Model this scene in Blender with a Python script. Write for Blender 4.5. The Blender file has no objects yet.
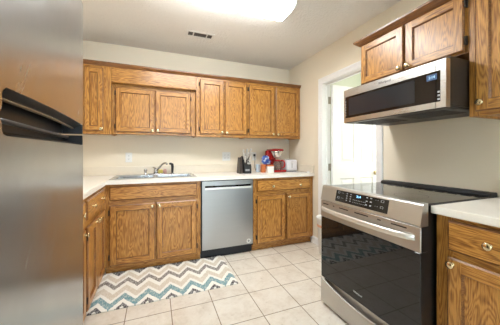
import bpy, bmesh, math, random
from mathutils import Vector, Matrix
random.seed(7)
S = bpy.context.scene
COL = S.collection
PI = math.pi

# ------------------------------------------------------------------ camera
cam_d = bpy.data.cameras.new('camera'); cam = bpy.data.objects.new('camera', cam_d); COL.objects.link(cam)
cam.location = (0, 0, 1.1785); cam.rotation_euler = (PI/2, 0, math.radians(-21.8163))
cam_d.sensor_width = 36; cam_d.lens = 241.58/500*36
cam_d.shift_x = -0.005; cam_d.shift_y = -0.0191
cam_d.clip_start = 0.02
S.camera = cam
# ------------------------------------------------------------------ world, daylight, exposure
w = bpy.data.worlds.new('world'); S.world = w; w.use_nodes = True
bg = w.node_tree.nodes['Background']; bg.inputs[0].default_value = (0.72, 0.86, 1.0, 1); bg.inputs[1].default_value = 2.5
def area(name, loc, rot, sx, sy, power, col):
    d = bpy.data.lights.new(name, 'AREA'); d.shape = 'RECTANGLE'; d.size = sx; d.size_y = sy; d.energy = power; d.color = col
    o = bpy.data.objects.new(name, d); COL.objects.link(o); o.location = loc; o.rotation_euler = rot
    return o
area('window_daylight', (0.55, -2.93, 1.35), (PI/2, 0, PI), 2.0, 1.7, 310, (0.58, 0.80, 1.0))
area('hall_fill', (3.33, 1.75, 1.5), (0, PI/2, 0), 1.3, 1.2, 16.5, (0.95, 0.98, 1.0))  # unseen area light added to brighten the hall, which has no window
LAMP = 25.0           # strength of the ceiling light's diffuser
S.view_settings.view_transform = 'Standard'; S.view_settings.look = 'None'
S.view_settings.gamma = 1; S.view_settings.use_curve_mapping = False
S.view_settings.exposure = 0.60
S.cycles.use_denoising = True
S.cycles.max_bounces = 10; S.cycles.diffuse_bounces = 6; S.cycles.glossy_bounces = 5

# ------------------------------------------------------------------ dimensions of the room
XL, XR, YB, YF, ZC = -1.06, 1.93, 3.281, -3.0, 2.47

# ------------------------------------------------------------------ materials
def srgb(r, g, b):
    f = lambda c: (c/255/12.92) if c/255 <= .04045 else ((c/255+.055)/1.055)**2.4
    return (f(r), f(g), f(b), 1)
class NT:
    def __init__(s, name):
        s.m = bpy.data.materials.new(name); s.m.use_nodes = True; s.t = s.m.node_tree
        s.b = s.t.nodes['Principled BSDF']; s.out = s.t.nodes['Material Output']
    def n(s, typ, ins=None, **kw):
        nd = s.t.nodes.new(typ)
        for k, v in kw.items(): setattr(nd, k, v)
        for k, v in (ins or {}).items():
            if isinstance(v, bpy.types.NodeSocket): s.t.links.new(v, nd.inputs[k])
            else: nd.inputs[k].default_value = v
        return nd
    def set(s, **kw):
        for k, v in kw.items():
            k = k.replace('_', ' ')
            if isinstance(v, bpy.types.NodeSocket): s.t.links.new(v, s.b.inputs[k])
            else: s.b.inputs[k].default_value = v
        return s
    def math(s, op, a, b=0.0, c=None):
        ins = {0: a, 1: b}
        if c is not None: ins[2] = c
        return s.n('ShaderNodeMath', ins, operation=op).outputs[0]
    def ramp(s, fac, stops, interp='LINEAR'):
        r = s.n('ShaderNodeValToRGB', {0: fac}); cr = r.color_ramp; cr.interpolation = interp
        while len(cr.elements) < len(stops): cr.elements.new(0.5)
        for e, (p, c) in zip(cr.elements, stops): e.position = p; e.color = c
        return r.outputs[0]
    def obj(s): return s.n('ShaderNodeTexCoord').outputs['Object']
    def noise(s, vec, scale=1.0, detail=2.0, rough=.5, dist=0.0):
        return s.n('ShaderNodeTexNoise', {'Vector': vec, 'Scale': scale, 'Detail': detail, 'Roughness': rough, 'Distortion': dist}).outputs[0]
    def mapv(s, vec, scale=(1, 1, 1), loc=(0, 0, 0)):
        return s.n('ShaderNodeMapping', {'Vector': vec, 'Scale': scale, 'Location': loc}).outputs[0]
    def mix(s, f, a, b, mode='MIX'):
        nd = s.n('ShaderNodeMix', data_type='RGBA', blend_type=mode)
        for k, v in ((0, f), (6, a), (7, b)):
            if isinstance(v, bpy.types.NodeSocket): s.t.links.new(v, nd.inputs[k])
            else: nd.inputs[k].default_value = v
        return nd.outputs[2]
    def bump(s, h, strength=.2, dist=.002):
        s.set(Normal=s.n('ShaderNodeBump', {'Height': h, 'Strength': strength, 'Distance': dist}).outputs[0]); return s

def plain(name, col, rough=.5, metal=0.0, var=.04, **kw):
    t = NT(name); v = t.noise(t.obj(), 40, 2)
    c2 = tuple(max(0, c*(1-var*2)) for c in col[:3])+(1,)
    t.set(Base_Color=t.mix(v, col, c2), Roughness=rough, Metallic=metal, **kw)
    return t.m

def oak(name, axis, light=(206, 149, 72), mid=(167, 111, 45), dark=(100, 57, 19)):
    t = NT(name); o = t.obj()
    rnd = t.n('ShaderNodeObjectInfo').outputs['Random']
    off = t.n('ShaderNodeVectorMath', {0: o, 1: t.n('ShaderNodeCombineXYZ', {0: t.math('MULTIPLY', rnd, 37.0), 1: t.math('MULTIPLY', rnd, 19.0), 2: t.math('MULTIPLY', rnd, 53.0)}).outputs[0]}, operation='ADD').outputs[0]
    def sc(across, along):
        v = [across]*3; v[axis] = along; return tuple(v)
    n1 = t.noise(t.mapv(off, sc(10, 1.3)), 1, 2.5, .5, .5)
    rings = t.math('SINE', t.math('MULTIPLY', n1, 135.0))
    rings = t.math('MULTIPLY_ADD', rings, .5, .5)
    fine = t.noise(t.mapv(off, sc(190, 9)), 1, 3, .6)
    pores = t.noise(t.mapv(off, sc(420, 16)), 1, 1, .5)
    g = t.math('MULTIPLY_ADD', fine, 1.15, t.math('MULTIPLY_ADD', rings, .38, -.10))
    col = t.ramp(g, [(.30, srgb(*dark)), (.52, srgb(*mid)), (.82, srgb(*light))])
    pm = t.ramp(pores, [(.36, (1, 1, 1, 1)), (.46, (0, 0, 0, 1))])
    col = t.mix(t.math('MULTIPLY', pm, .45), col, srgb(*dark))
    big = t.noise(t.mapv(off, sc(5, .8)), 1, 1)
    col = t.mix(t.math('MULTIPLY', big, .35), col, srgb(146, 95, 38))
    t.set(Base_Color=col, Roughness=.38, Specular_IOR_Level=.4, Coat_Weight=.5, Coat_Roughness=.27)
    t.bump(g, .12, .001)
    return t.m
OAKX, OAKY, OAKZ = oak('oak_grain_x', 0), oak('oak_grain_y', 1), oak('oak_grain_z', 2)
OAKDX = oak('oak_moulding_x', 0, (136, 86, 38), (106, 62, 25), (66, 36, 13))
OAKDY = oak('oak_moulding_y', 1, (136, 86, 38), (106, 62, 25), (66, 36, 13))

EDGEX = oak('oak_edge_shade_x', 0, (142, 92, 42), (112, 67, 28), (74, 41, 15))  # darker oak: shadow lines around doors and drawers put into the edge colour
EDGEY = oak('oak_edge_shade_y', 1, (142, 92, 42), (112, 67, 28), (74, 41, 15))
def steel(name, col=(.60, .59, .57), rough=.27, axis=0, metal=1.0, amount=.10):
    t = NT(name); o = t.obj(); v = [320.0]*3; v[axis] = 3.0
    n = t.noise(t.mapv(o, tuple(v)), 1, 3, .6)
    sm = t.noise(t.mapv(o, (5, 5, 2.2)), 1, 3, .6, .8)
    r = t.math('MULTIPLY_ADD', n, amount, rough-amount/2)
    r = t.math('MULTIPLY_ADD', sm, amount, r)
    c = t.mix(n, col+(1,), tuple(x*.9 for x in col)+(1,))
    t.set(Base_Color=c, Metallic=metal, Roughness=r)
    t.bump(n, .04, .0006)
    return t.m
STEEL_X = steel('brushed_steel_x', (.50, .495, .485), .30, axis=0)
STEEL_Y = steel('brushed_steel_y', (.62, .62, .615), .24, axis=1)
def fridge_steel():
    t = NT('fridge_steel'); o = t.obj()
    n = t.noise(t.mapv(o, (900, 900, 6)), 1, 2, .5); sm = t.noise(t.mapv(o, (3.0, 4.0, 1.6)), 1, 3, .55, .8); wipe = t.noise(t.mapv(t.n('ShaderNodeMapping', {'Vector': o, 'Rotation': (.5, 0, 0)}).outputs[0], (14, 30, 6)), 1, 4, .6, .6)
    r = t.math('MULTIPLY_ADD', sm, .14, t.math('MULTIPLY_ADD', n, .02, .13)); r = t.math('MULTIPLY_ADD', wipe, .12, t.math('SUBTRACT', r, .03))
    t.set(Base_Color=t.mix(sm, (.47, .475, .48, 1), (.42, .425, .43, 1)), Metallic=1.0, Roughness=r)
    return t.m
STEEL_F = fridge_steel()
STEEL_R = steel('range_steel', (.58, .565, .54), .33, axis=1)
STEEL_G = steel('sink_steel', (.50, .50, .49), .22, axis=0)
CHROME = plain('chrome', (.5, .5, .5, 1), .12, 1.0)
BRASS = plain('polished_brass', (.70, .58, .36, 1), .2, 1.0)
BRASSD = plain('aged_brass', (.55, .43, .22, 1), .3, 1.0)
HINGE = plain('dark_hinge_metal', (.05, .035, .025, 1), .45, .6)
BLACKGLASS = plain('black_glass', (.008, .008, .009, 1), .03, 0, 0.0, IOR=1.5)
MWGLASS = plain('microwave_glass', (.014, .009, .007, 1), .05, 0, 0.0, IOR=1.42)
MWWIN = plain('microwave_window', (.020, .022, .028, 1), .10, 0, 0.0, IOR=1.55)
BLACK = plain('black_plastic', (.012, .012, .013, 1), .4)
BLACKM = plain('black_enamel', (.010, .010, .011, 1), .28)
NAVY = plain('dark_kick', (.014, .017, .024, 1), .42)
DGREY = plain('dark_grey', (.06, .06, .062, 1), .5)
GREY = plain('grey_plastic', (.32, .32, .33, 1), .5)
WHITE = plain('white_plastic', (.82, .81, .78, 1), .38)
TRIMW = plain('white_trim_paint', (.89, .89, .885, 1), .35)
COUNTER = None
def laminate():
    t = NT('cream_laminate'); n = t.noise(t.obj(), 220, 3); n2 = t.noise(t.obj(), 60, 2)
    t.set(Base_Color=t.mix(t.math('MULTIPLY_ADD', n, .6, t.math('MULTIPLY', n2, .3)), srgb(244, 239, 230), srgb(229, 223, 213)), Roughness=.34)
    return t.m
COUNTER = laminate()
SPLASH = plain('cream_backsplash', srgb(228, 217, 198), .4)
def paint(name, c, bump=.25, scale=75, d=.003, var=.03):
    t = NT(name); o = t.obj(); n = t.noise(o, scale, 3, .6); b = t.noise(o, 3, 2)
    c2 = tuple(x*(1-var) for x in c[:3])+(1,)
    t.set(Base_Color=t.mix(b, c, c2), Roughness=.75, Specular_IOR_Level=.25); t.bump(n, bump, d); return t.m
WALL = paint('beige_wall_paint', srgb(233, 222, 202))
WALLG = paint('pale_green_wall_paint', srgb(220, 224, 206))
CEIL = paint('textured_ceiling_paint', srgb(239, 236, 231), .9, 48, .010)
def tiles():
    t = NT('beige_floor_tile'); o = t.obj(); P = .3098
    v = t.mapv(o, (1, 1, 1), (-.107, -.042, 0))
    br = t.n('ShaderNodeTexBrick', {'Vector': v, 'Scale': 1.0, 'Mortar Size': .0036, 'Mortar Smooth': .25, 'Brick Width': P, 'Row Height': P,
             'Color1': (0, 0, 0, 1), 'Color2': (1, 1, 1, 1), 'Mortar': (0.5, 0.5, 0.5, 1), 'Bias': 0.0}, offset=0.0, squash=1.0)
    n = t.noise(o, 7, 5, .62, .5); n2 = t.noise(o, 34, 4, .7)
    base = t.ramp(t.math('MULTIPLY_ADD', n2, .35, t.math('MULTIPLY', n, .75)), [(.38, srgb(198, 185, 168)), (.56, srgb(217, 208, 195)), (.74, srgb(228, 222, 212))])
    tint = t.mix(.22, base, t.mix(br.outputs[0], srgb(210, 198, 183), srgb(228, 222, 212)))
    col = t.mix(br.outputs[1], tint, srgb(134, 116, 96))
    t.set(Base_Color=col, Roughness=t.math('MULTIPLY_ADD', br.outputs[1], .4, t.math('MULTIPLY_ADD', n2, .15, .22)))
    t.bump(t.math('SUBTRACT', t.math('MULTIPLY', n, .15), br.outputs[1]), .35, .002)
    return t.m
TILE = tiles()
def rugmat():
    t = NT('chevron_rug'); o = t.obj(); sp = t.n('ShaderNodeSeparateXYZ', {0: o})
    wob = t.noise(t.mapv(o, (90, 24, 1)), 1, 2); wob2 = t.noise(o, 16, 2)
    x = t.math('MULTIPLY_ADD', t.math('SUBTRACT', wob2, .5), .012, sp.outputs[0])
    fr = t.math('FRACT', t.math('MULTIPLY_ADD', x, 1/.1795, 20.334))      # 0 at a peak
    tri = t.math('MULTIPLY', t.math('ABSOLUTE', t.math('SUBTRACT', fr, .5)), 2.0)
    wv = t.math('MULTIPLY_ADD', tri, -.130, sp.outputs[1])
    wv = t.math('MULTIPLY_ADD', t.math('SUBTRACT', wob, .5), .030, wv)
    f = t.math('MULTIPLY', t.math('SUBTRACT', wv, 1.95), 1/.80)
    pos = lambda y: (y-1.95)/.80
    ivory, cream, char, teal, taupe = srgb(236, 233, 225), srgb(208, 196, 178), srgb(66, 60, 64), srgb(104, 146, 154), srgb(118, 110, 104)
    col = t.ramp(f, [(0, ivory), (pos(1.930), char), (pos(2.000), ivory), (pos(2.058), teal), (pos(2.138), ivory), (pos(2.185), cream), (pos(2.275), ivory), (pos(2.342), taupe),
                     (pos(2.412), ivory), (pos(2.455), cream), (pos(2.53), ivory), (pos(2.590), char)], 'CONSTANT')
    st = t.noise(t.mapv(o, (120, 26, 1)), 1, 3, .7)
    col = t.mix(t.math('MULTIPLY', t.ramp(st, [(.42, (0, 0, 0, 1)), (.68, (1, 1, 1, 1))]), .6), col, ivory)
    t.set(Base_Color=col, Roughness=.95, Specular_IOR_Level=.1)
    t.bump(t.noise(t.mapv(o, (260, 260, 1)), 1, 2), .5, .003)
    return t.m
RUG = rugmat()
def emit(name, col, s):
    t = NT(name); v = t.noise(t.obj(), 3, 1)
    t.set(Base_Color=(.9, .9, .9, 1) if s > 5 else (.01, .01, .012, 1), Emission_Color=t.mix(v, col, tuple(c*.97 for c in col[:3])+(1,)), Emission_Strength=s, Roughness=.4); return t.m
DIFFUSER = emit('lit_diffuser', (.95, .965, .96, 1), LAMP)
BLUE_LED = emit('blue_display_digits', (.25, .6, 1.0, 1), 3.0)
ICON = plain('pale_print', (.55, .56, .58, 1), .5)
GLASS = NT('clear_glass').set(Base_Color=(.95, .97, .97, 1), Roughness=.02, Transmission_Weight=1.0, IOR=1.45).m
COFFEEGLASS = NT('smoked_carafe_glass').set(Base_Color=(.55, .42, .36, 1), Roughness=.04, Transmission_Weight=.85, IOR=1.45).m
RED = plain('glossy_red', (.32, .007, .009, 1), .2)
ORANGE = plain('orange_card', (.60, .17, .05, 1), .5)
def foil():
    t = NT('blue_foil'); n = t.noise(t.obj(), 26, 2, .5)
    t.set(Base_Color=t.ramp(n, [(.50, (.02, .07, .34, 1)), (.58, (.55, .62, .75, 1))]), Roughness=.3); return t.m
BLUEBAG = foil()
PALEBLUE = plain('pale_blue_plastic', (.62, .74, .84, 1), .35)
YELLOW = plain('yellow_sponge', (.75, .62, .16, 1), .9)
PINK = plain('pink_scrub', (.62, .38, .34, 1), .85)
DWOOD = plain('dark_wood', (.045, .032, .025, 1), .4)

# ------------------------------------------------------------------ mesh helpers
class MB:
    """collects shapes in world coordinates; build() links them as one mesh object"""
    def __init__(s): s.bm = bmesh.new(); s.mi = 0
    def mat(s, i): s.mi = i; return s
    def _fin(s, faces, smooth=False):
        for f in faces:
            f.material_index = s.mi; f.smooth = smooth
    def box(s, x0, x1, y0, y1, z0, z1, bev=0.0, seg=1):
        x0, x1 = min(x0, x1), max(x0, x1); y0, y1 = min(y0, y1), max(y0, y1); z0, z1 = min(z0, z1), max(z0, z1)
        r = bmesh.ops.create_cube(s.bm, size=1); vs = r['verts']
        for v in vs:
            v.co = Vector((x0 if v.co.x < 0 else x1, y0 if v.co.y < 0 else y1, z0 if v.co.z < 0 else z1))
        fs = set(f for v in vs for f in v.link_faces)
        s._fin(fs)
        if bev:
            es = list(set(e for v in vs for e in v.link_edges))
            rr = bmesh.ops.bevel(s.bm, geom=es, offset=bev, segments=seg, profile=.5, affect='EDGES')
            s._fin(rr['faces'], seg > 1)
        return s
    def quad(s, *pts):
        f = s.bm.faces.new([s.bm.verts.new(Vector(p)) for p in pts]); s._fin([f]); return s
    def loft(s, rings, closed=True, caps=True, smooth=False):
        rs = [[s.bm.verts.new(Vector(p)) for p in r] for r in rings]; fs = []
        n = len(rs[0])
        for a, b in zip(rs, rs[1:]):
            for i in range(n if closed else n-1):
                j = (i+1) % n
                fs.append(s.bm.faces.new((a[i], a[j], b[j], b[i])))
        s._fin(fs, smooth)
        if caps:
            for r, rev in ((rs[0], True), (rs[-1], False)):
                try:
                    f = s.bm.faces.new(list(reversed(r)) if rev else r); s._fin([f])
                except ValueError: pass
        return s
    def prism(s, poly, axis, c0, c1):
        """poly: 2D points in the two other axes (in order x,y,z without axis)"""
        def P(p, c):
            l = list(p); l.insert(axis, c); return l
        return s.loft([[P(p, c0) for p in poly], [P(p, c1) for p in poly]])
    def lathe(s, c, axis, prof, seg=20, smooth=True, caps=True):
        """axis: direction vector; prof: (distance along axis, radius)"""
        a = Vector(axis).normalized(); u = a.orthogonal().normalized(); v = a.cross(u); c = Vector(c)
        rings = [[c+a*h+(u*math.cos(2*PI*k/seg)+v*math.sin(2*PI*k/seg))*max(r, 1e-4) for k in range(seg)] for h, r in prof]
        return s.loft(rings, True, caps, smooth)
    def tube(s, pts, r, seg=10, smooth=True, flat=None):
        pts = [Vector(p) for p in pts]; rings = []; u = None
        for i, p in enumerate(pts):
            d = (pts[min(i+1, len(pts)-1)]-pts[max(i-1, 0)]).normalized()
            u = d.orthogonal().normalized() if u is None else (u-d*u.dot(d)).normalized()
            v = d.cross(u); rr = r[i] if isinstance(r, (list, tuple)) else r
            rings.append([p+(u*math.cos(2*PI*k/seg)+v*math.sin(2*PI*k/seg))*rr for k in range(seg)])
        return s.loft(rings, True, True, smooth)
    def build(s, name, mats, parent=None, subsurf=0, wn=False):
        if not isinstance(mats, (list, tuple)): mats = [mats]
        bmesh.ops.recalc_face_normals(s.bm, faces=s.bm.faces[:])
        org = Vector((0, 0, 0))
        if parent is not None:
            q = parent
            while q is not None: org += q.location; q = q.parent
        for v in s.bm.verts: v.co -= org
        me = bpy.data.meshes.new(name); s.bm.to_mesh(me); s.bm.free()
        for m in mats: me.materials.append(m)
        o = bpy.data.objects.new(name, me); COL.objects.link(o)
        if parent is not None: o.parent = parent
        if subsurf:
            md = o.modifiers.new('s', 'SUBSURF'); md.levels = md.render_levels = subsurf
        return o
def thing(name, label, cat, loc, group=None):
    o = bpy.data.objects.new(name, None); COL.objects.link(o); o.location = loc; o.empty_display_size = .05
    return tag(o, label, cat, group)
def tag(o, label, cat, group=None, kind=None):
    o['label'] = label; o['category'] = cat
    if group: o['group'] = group
    if kind: o['kind'] = kind
    return o
def solo(mb, name, mats, label, cat, base, group=None):
    """a thing that is a single mesh, with its origin at its base"""
    e = bpy.data.objects.new('tmp', None); e.location = base
    o = mb.build(name, mats, e); o.parent = None; o.location = base
    bpy.data.objects.remove(e)
    return tag(o, label, cat, group)
def struct(mb, name, mats):
    o = mb.build(name, mats); o['kind'] = 'structure'; return o
def text_mesh(name, body, size, mtx, mat, parent, extrude=.0003, spacing=1.0):
    c = bpy.data.curves.new(name, 'FONT'); c.body = body; c.size = size; c.extrude = extrude
    c.align_x = 'CENTER'; c.align_y = 'CENTER'; c.resolution_u = 2; c.space_character = spacing
    t = bpy.data.objects.new(name, c); COL.objects.link(t)
    bpy.context.view_layer.update()
    me = bpy.data.meshes.new_from_object(t.evaluated_get(bpy.context.evaluated_depsgraph_get()))
    bpy.data.objects.remove(t)
    org = Vector((0, 0, 0)); q = parent
    while q is not None: org += q.location; q = q.parent
    me.transform(Matrix.Translation(-org) @ mtx)
    me.materials.clear(); me.materials.append(mat)
    o = bpy.data.objects.new(name, me); COL.objects.link(o); o.parent = parent
    return o
def face_negx(x, y, z, tilt=0.0):     # lettering on a face that looks towards -X
    m = Matrix(((0, 0, -1, x), (-1, 0, 0, y), (0, 1, 0, z), (0, 0, 0, 1)))
    return m @ Matrix.Rotation(tilt, 4, 'X')

# fronts: plane 'B' back run (normal -Y, a = X), 'R' right run (normal -X, a = Y), 'L' left run (normal +X, a = Y)
def P3(pl, c, a, z, d):
    if pl == 'B': return (a, c-d, z)
    if pl == 'R': return (c-d, a, z)
    return (c+d, a, z)
def fbox(mb, pl, c, a0, a1, z0, z1, d0, d1, bev=0, seg=1):
    p, q = P3(pl, c, a0, z0, d0), P3(pl, c, a1, z1, d1)
    mb.box(p[0], q[0], p[1], q[1], p[2], q[2], bev, seg)
def H(pl): return OAKX if pl == 'B' else OAKY
def panel_door(parent, pl, c, a0, a1, z0, z1, th=.022, sw=.055, knob=None, hinges=None, arch=False, raised=False):
    """frame-and-panel door on plane c (its back), sticking out by th"""
    m = MB(); ch = .0075
    # edge: sides and chamfer
    ro = [(a0, z0), (a1, z0), (a1, z1), (a0, z1)]
    rc = [(a0+ch, z0+ch), (a1-ch, z0+ch), (a1-ch, z1-ch), (a0+ch, z1-ch)]
    ri = [(a0+sw, z0+sw), (a1-sw, z0+sw), (a1-sw, z1-sw), (a0+sw, z1-sw)]
    e = .007
    rp = [(a0+sw+e, z0+sw+e), (a1-sw-e, z0+sw+e), (a1-sw-e, z1-sw-e), (a0+sw+e, z1-sw-e)]
    V = lambda r, d: [P3(pl, c, a, z, d) for a, z in r]
    rb = [(a0+.007, z0+.007), (a1-.007, z0+.007), (a1-.007, z1-.007), (a0+.007, z1-.007)]
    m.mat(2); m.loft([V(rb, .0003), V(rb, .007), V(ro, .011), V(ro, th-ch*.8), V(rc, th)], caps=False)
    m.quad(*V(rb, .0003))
    # stiles (full height) and rails
    m.mat(0)
    m.quad(*V([(a0+ch, z0+ch), (a0+sw, z0+ch), (a0+sw, z1-ch), (a0+ch, z1-ch)], th))
    m.quad(*V([(a1-sw, z0+ch), (a1-ch, z0+ch), (a1-ch, z1-ch), (a1-sw, z1-ch)], th))
    m.mat(1)
    m.quad(*V([(a0+sw, z0+ch), (a1-sw, z0+ch), (a1-sw, z0+sw), (a0+sw, z0+sw)], th))
    m.quad(*V([(a0+sw, z1-sw), (a1-sw, z1-sw), (a1-sw, z1-ch), (a0+sw, z1-ch)], th))
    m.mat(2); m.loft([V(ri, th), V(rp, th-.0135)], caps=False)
    m.mat(0).quad(*V(rp, th-.0135))
    bmesh.ops.remove_doubles(m.bm, verts=m.bm.verts, dist=1e-5)
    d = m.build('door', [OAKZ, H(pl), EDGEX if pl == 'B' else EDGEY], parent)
    if knob: knob_at(d, pl, c, knob[0], knob[1], th)
    for (ha, hz) in hinges or []:
        h = MB(); s = 1 if ha > (a0+a1)/2 else -1
        fbox(h, pl, c, ha+.002*s, ha+.011*s, hz-.026, hz+.026, .001, .012, .002)
        p, q = P3(pl, c, ha+.004*s, hz-.022, th-.004), P3(pl, c, ha+.004*s, hz+.022, th-.004)
        h.tube([p, q], .005, 8)
        h.build('hinge', HINGE, d)
    return d
KN = {'B': (0, -1, 0), 'R': (-1, 0, 0), 'L': (1, 0, 0)}
def knob_at(parent, pl, c, a, z, th, mat=None):
    k = MB(); k.lathe(P3(pl, c, a, z, th-.001), KN[pl], [(0, .0105), (.002, .0115), (.004, .009), (.006, .0055), (.012, .0055), (.015, .010), (.018, .0164), (.022, .0178), (.025, .0155), (.027, .009), (.0278, .001)], 18)
    return k.build('knob', mat or BRASS, parent)
def drawer_front(parent, pl, c, a0, a1, z0, z1, th=.02, knobs=(), name='drawer'):
    m = MB(); V = lambda i, d: [P3(pl, c, a, z, d) for a, z in ((a0+i, z0+i), (a1-i, z0+i), (a1-i, z1-i), (a0+i, z1-i))]
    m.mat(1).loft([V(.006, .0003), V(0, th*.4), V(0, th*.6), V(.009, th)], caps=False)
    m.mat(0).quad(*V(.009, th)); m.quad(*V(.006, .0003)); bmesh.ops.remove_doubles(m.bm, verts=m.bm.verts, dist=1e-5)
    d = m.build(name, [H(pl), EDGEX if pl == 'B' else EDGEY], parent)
    for k in knobs: knob_at(d, pl, c, k[0], k[1], th)
    return d
def face_frame(parent, pl, c, stiles, rails, th=.019):
    """face frame flush with plane c (its front); stiles (a0,a1,z0,z1), rails (a0,a1,z0,z1)"""
    m = MB()
    m.mat(0)
    for s_ in stiles: fbox(m, pl, c, *s_, -th, 0, .001)
    m.mat(1)
    for r_ in rails: fbox(m, pl, c, *r_, -th, 0, .001)
    return m.build('face_frame', [OAKZ, H(pl)], parent)

# ================================================================== THE ROOM
m = MB(); m.box(XL-.1, 3.5, YF-.1, YB+.1, -.06, 0); struct(m, 'floor', TILE)
m = MB(); m.box(XL-.1, 3.5, YF-.1, YB+.1, ZC, ZC+.08); struct(m, 'ceiling', CEIL)
m = MB(); m.box(XL-.1, 3.5, YB, YB+.1, 0, ZC); struct(m, 'wall_back', WALL)
m = MB(); m.box(XL-.1, XL, YF, YB, 0, ZC); struct(m, 'wall_left', WALL)
DY0, DY1, DH = 1.662, 2.484, 2.055            # doorway in the right wall
m = MB()
m.box(XR, XR+.11, YF, DY0, 0, ZC); m.box(XR, XR+.11, DY1, YB, 0, ZC); m.box(XR, XR+.11, DY0, DY1, DH, ZC)
struct(m, 'wall_right', WALL)
# wall behind the camera with a wide window
m = MB(); WX0, WX1, WZ0, WZ1 = -.5, 1.6, .45, 2.2
m.box(XL-.1, WX0, YF-.1, YF, 0, ZC); m.box(WX1, 3.5, YF-.1, YF, 0, ZC); m.box(WX0, WX1, YF-.1, YF, 0, WZ0); m.box(WX0, WX1, YF-.1, YF, WZ1, ZC)
struct(m, 'wall_front', WALL)
m = MB()
for a0, a1, b0, b1 in ((WX0, WX1, WZ0, WZ0+.05), (WX0, WX1, WZ1-.05, WZ1), (WX0, WX0+.05, WZ0+.05, WZ1-.05), (WX1-.05, WX1, WZ0+.05, WZ1-.05), (.525, .575, WZ0+.05, WZ1-.05)):
    m.box(a0, a1, YF-.08, YF-.02, b0, b1, .004)
wf = struct(m, 'window_1', TRIMW)
m = MB(); m.box(WX0+.05, .525, YF-.054, YF-.048, WZ0+.05, WZ1-.05); m.box(.575, WX1-.05, YF-.054, YF-.048, WZ0+.05, WZ1-.05); m.build('window_pane', GLASS, wf)
# hall beyond the doorway
m = MB(); m.box(3.4, 3.5, YF, YB, 0, ZC); struct(m, 'wall_hall_far', WALLG)
m = MB(); m.box(2.045, 3.395, 2.92, 3.0, .0, ZC-.001); struct(m, 'wall_hall_end', WALLG)
m = MB(); m.box(2.045, 3.395, .9, .98, 0, ZC-.001); struct(m, 'wall_hall_near', WALLG)
# jamb, casing, baseboards
m = MB(); J = .018
m.box(XR-.002, XR+.112, DY1-J, DY1, 0, DH, .001); m.box(XR-.002, XR+.112, DY0, DY0+J, 0, DH, .001); m.box(XR-.002, XR+.112, DY0+J, DY1-J, DH-J, DH, .001)
m.box(XR+.05, XR+.064, DY1-J-.012, DY1-J, 0, DH-J, .001); m.box(XR+.05, XR+.064, DY0+J, DY0+J+.012, 0, DH-J, .001); m.box(XR+.05, XR+.064, DY0+J+.012, DY1-J-.012, DH-J-.012, DH-J, .001)
struct(m, 'trim_1', TRIMW)
def casing(name, xs):
    m = MB(); cw = .07; s = -1 if xs < XR+.05 else 1
    prof = [(0, 0), (0, .009), (.008, .012), (.030, .0135), (.050, .018), (.064, .0185), (.070, .014), (.070, 0)]    # from the opening outwards
    def ring(y, z, dy, dz): return [(xs+s*t, y+dy*o, z+dz*o) for o, t in prof]
    o = .004
    m.loft([ring(DY1-J+o, 0, 1, 0), ring(DY1-J+o, DH-J+o, 1, 1), ring(DY0+J-o, DH-J+o, -1, 1), ring(DY0+J-o, 0, -1, 0)])
    return struct(m, name, TRIMW)
casing('trim_2', XR); casing('trim_3', XR+.11)
def baseboard(name, x, y0, y1):
    m = MB(); m.prism([(x, 0), (x-.014, 0), (x-.014, .065), (x-.010, .078), (x-.004, .086), (x, .088)], 1, y0, y1)
    return struct(m, name, TRIMW)
baseboard('baseboard_right', XR, DY1+.058, 2.70)
m = MB(); m.prism([(2.92, 0), (2.906, 0), (2.906, .065), (2.916, .086), (2.92, .088)], 0, 2.05, 3.395); struct(m, 'baseboard_hall', TRIMW)

# the open door, hinged on the far jamb, leaf square to the wall
dr = None
def hall_door():
    X0, X1, YA, YC, Z0, Z1 = 2.052, 2.838, 2.425, 2.46, .012, 2.03
    m = MB(); cols = [(X0+.115, X0+.345), (X1-.345, X1-.115)]; rows = [(Z0+.22, .86), (1.05, 1.62), (1.72, Z1-.11)]
    rows = [(.24, .855), (1.05, 1.56), (1.67, 1.91)]
    xs = sorted({X0, X1, *[v for c in cols for v in c]}); zs = sorted({Z0, Z1, *[v for r in rows for v in r]})
    for y, sg in ((YA, 1), (YC, -1)):
        for i in range(len(xs)-1):
            for j in range(len(zs)-1):
                a0, a1, b0, b1 = xs[i], xs[i+1], zs[j], zs[j+1]
                ring = lambda k, d: [(a0+k, y+sg*d, b0+k), (a1-k, y+sg*d, b0+k), (a1-k, y+sg*d, b1-k), (a0+k, y+sg*d, b1-k)]
                if (a0, a1) in cols and (b0, b1) in rows:
                    m.loft([ring(0, 0), ring(.008, .012), ring(.022, .012), ring(.05, .003)], caps=False); m.quad(*ring(.05, .003))
                else: m.quad(*ring(0, 0))
    for (x, z) in (): pass
    m.loft([[(X0, YA, Z0), (X1, YA, Z0), (X1, YA, Z1), (X0, YA, Z1)], [(X0, YC, Z0), (X1, YC, Z0), (X1, YC, Z1), (X0, YC, Z1)]], caps=False)
    d = struct(m, 'door_1', TRIMW)
    k = MB()
    for y, s in ((YA, -1), (YC, 1)):
        k.lathe((2.765, y, .913), (0, s, 0), [(0, .030), (.004, .031), (.007, .026), (.010, .012), (.028, .012), (.034, .022), (.044, .029), (.054, .028), (.060, .018), (.062, .001)], 20)
    k.build('door_knob', BRASS, d)
    for z in (.27, 1.0, 1.84):
        h = MB(); h.tube([(2.047, 2.463, z-.045), (2.047, 2.463, z+.045)], .006, 10); h.box(2.012, 2.046, 2.4630, 2.4655, z-.044, z+.044); h.build('hinge', plain('dull_hinge_metal', (.36, .33, .28, 1), .4, .8), d)
hall_door()

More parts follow.
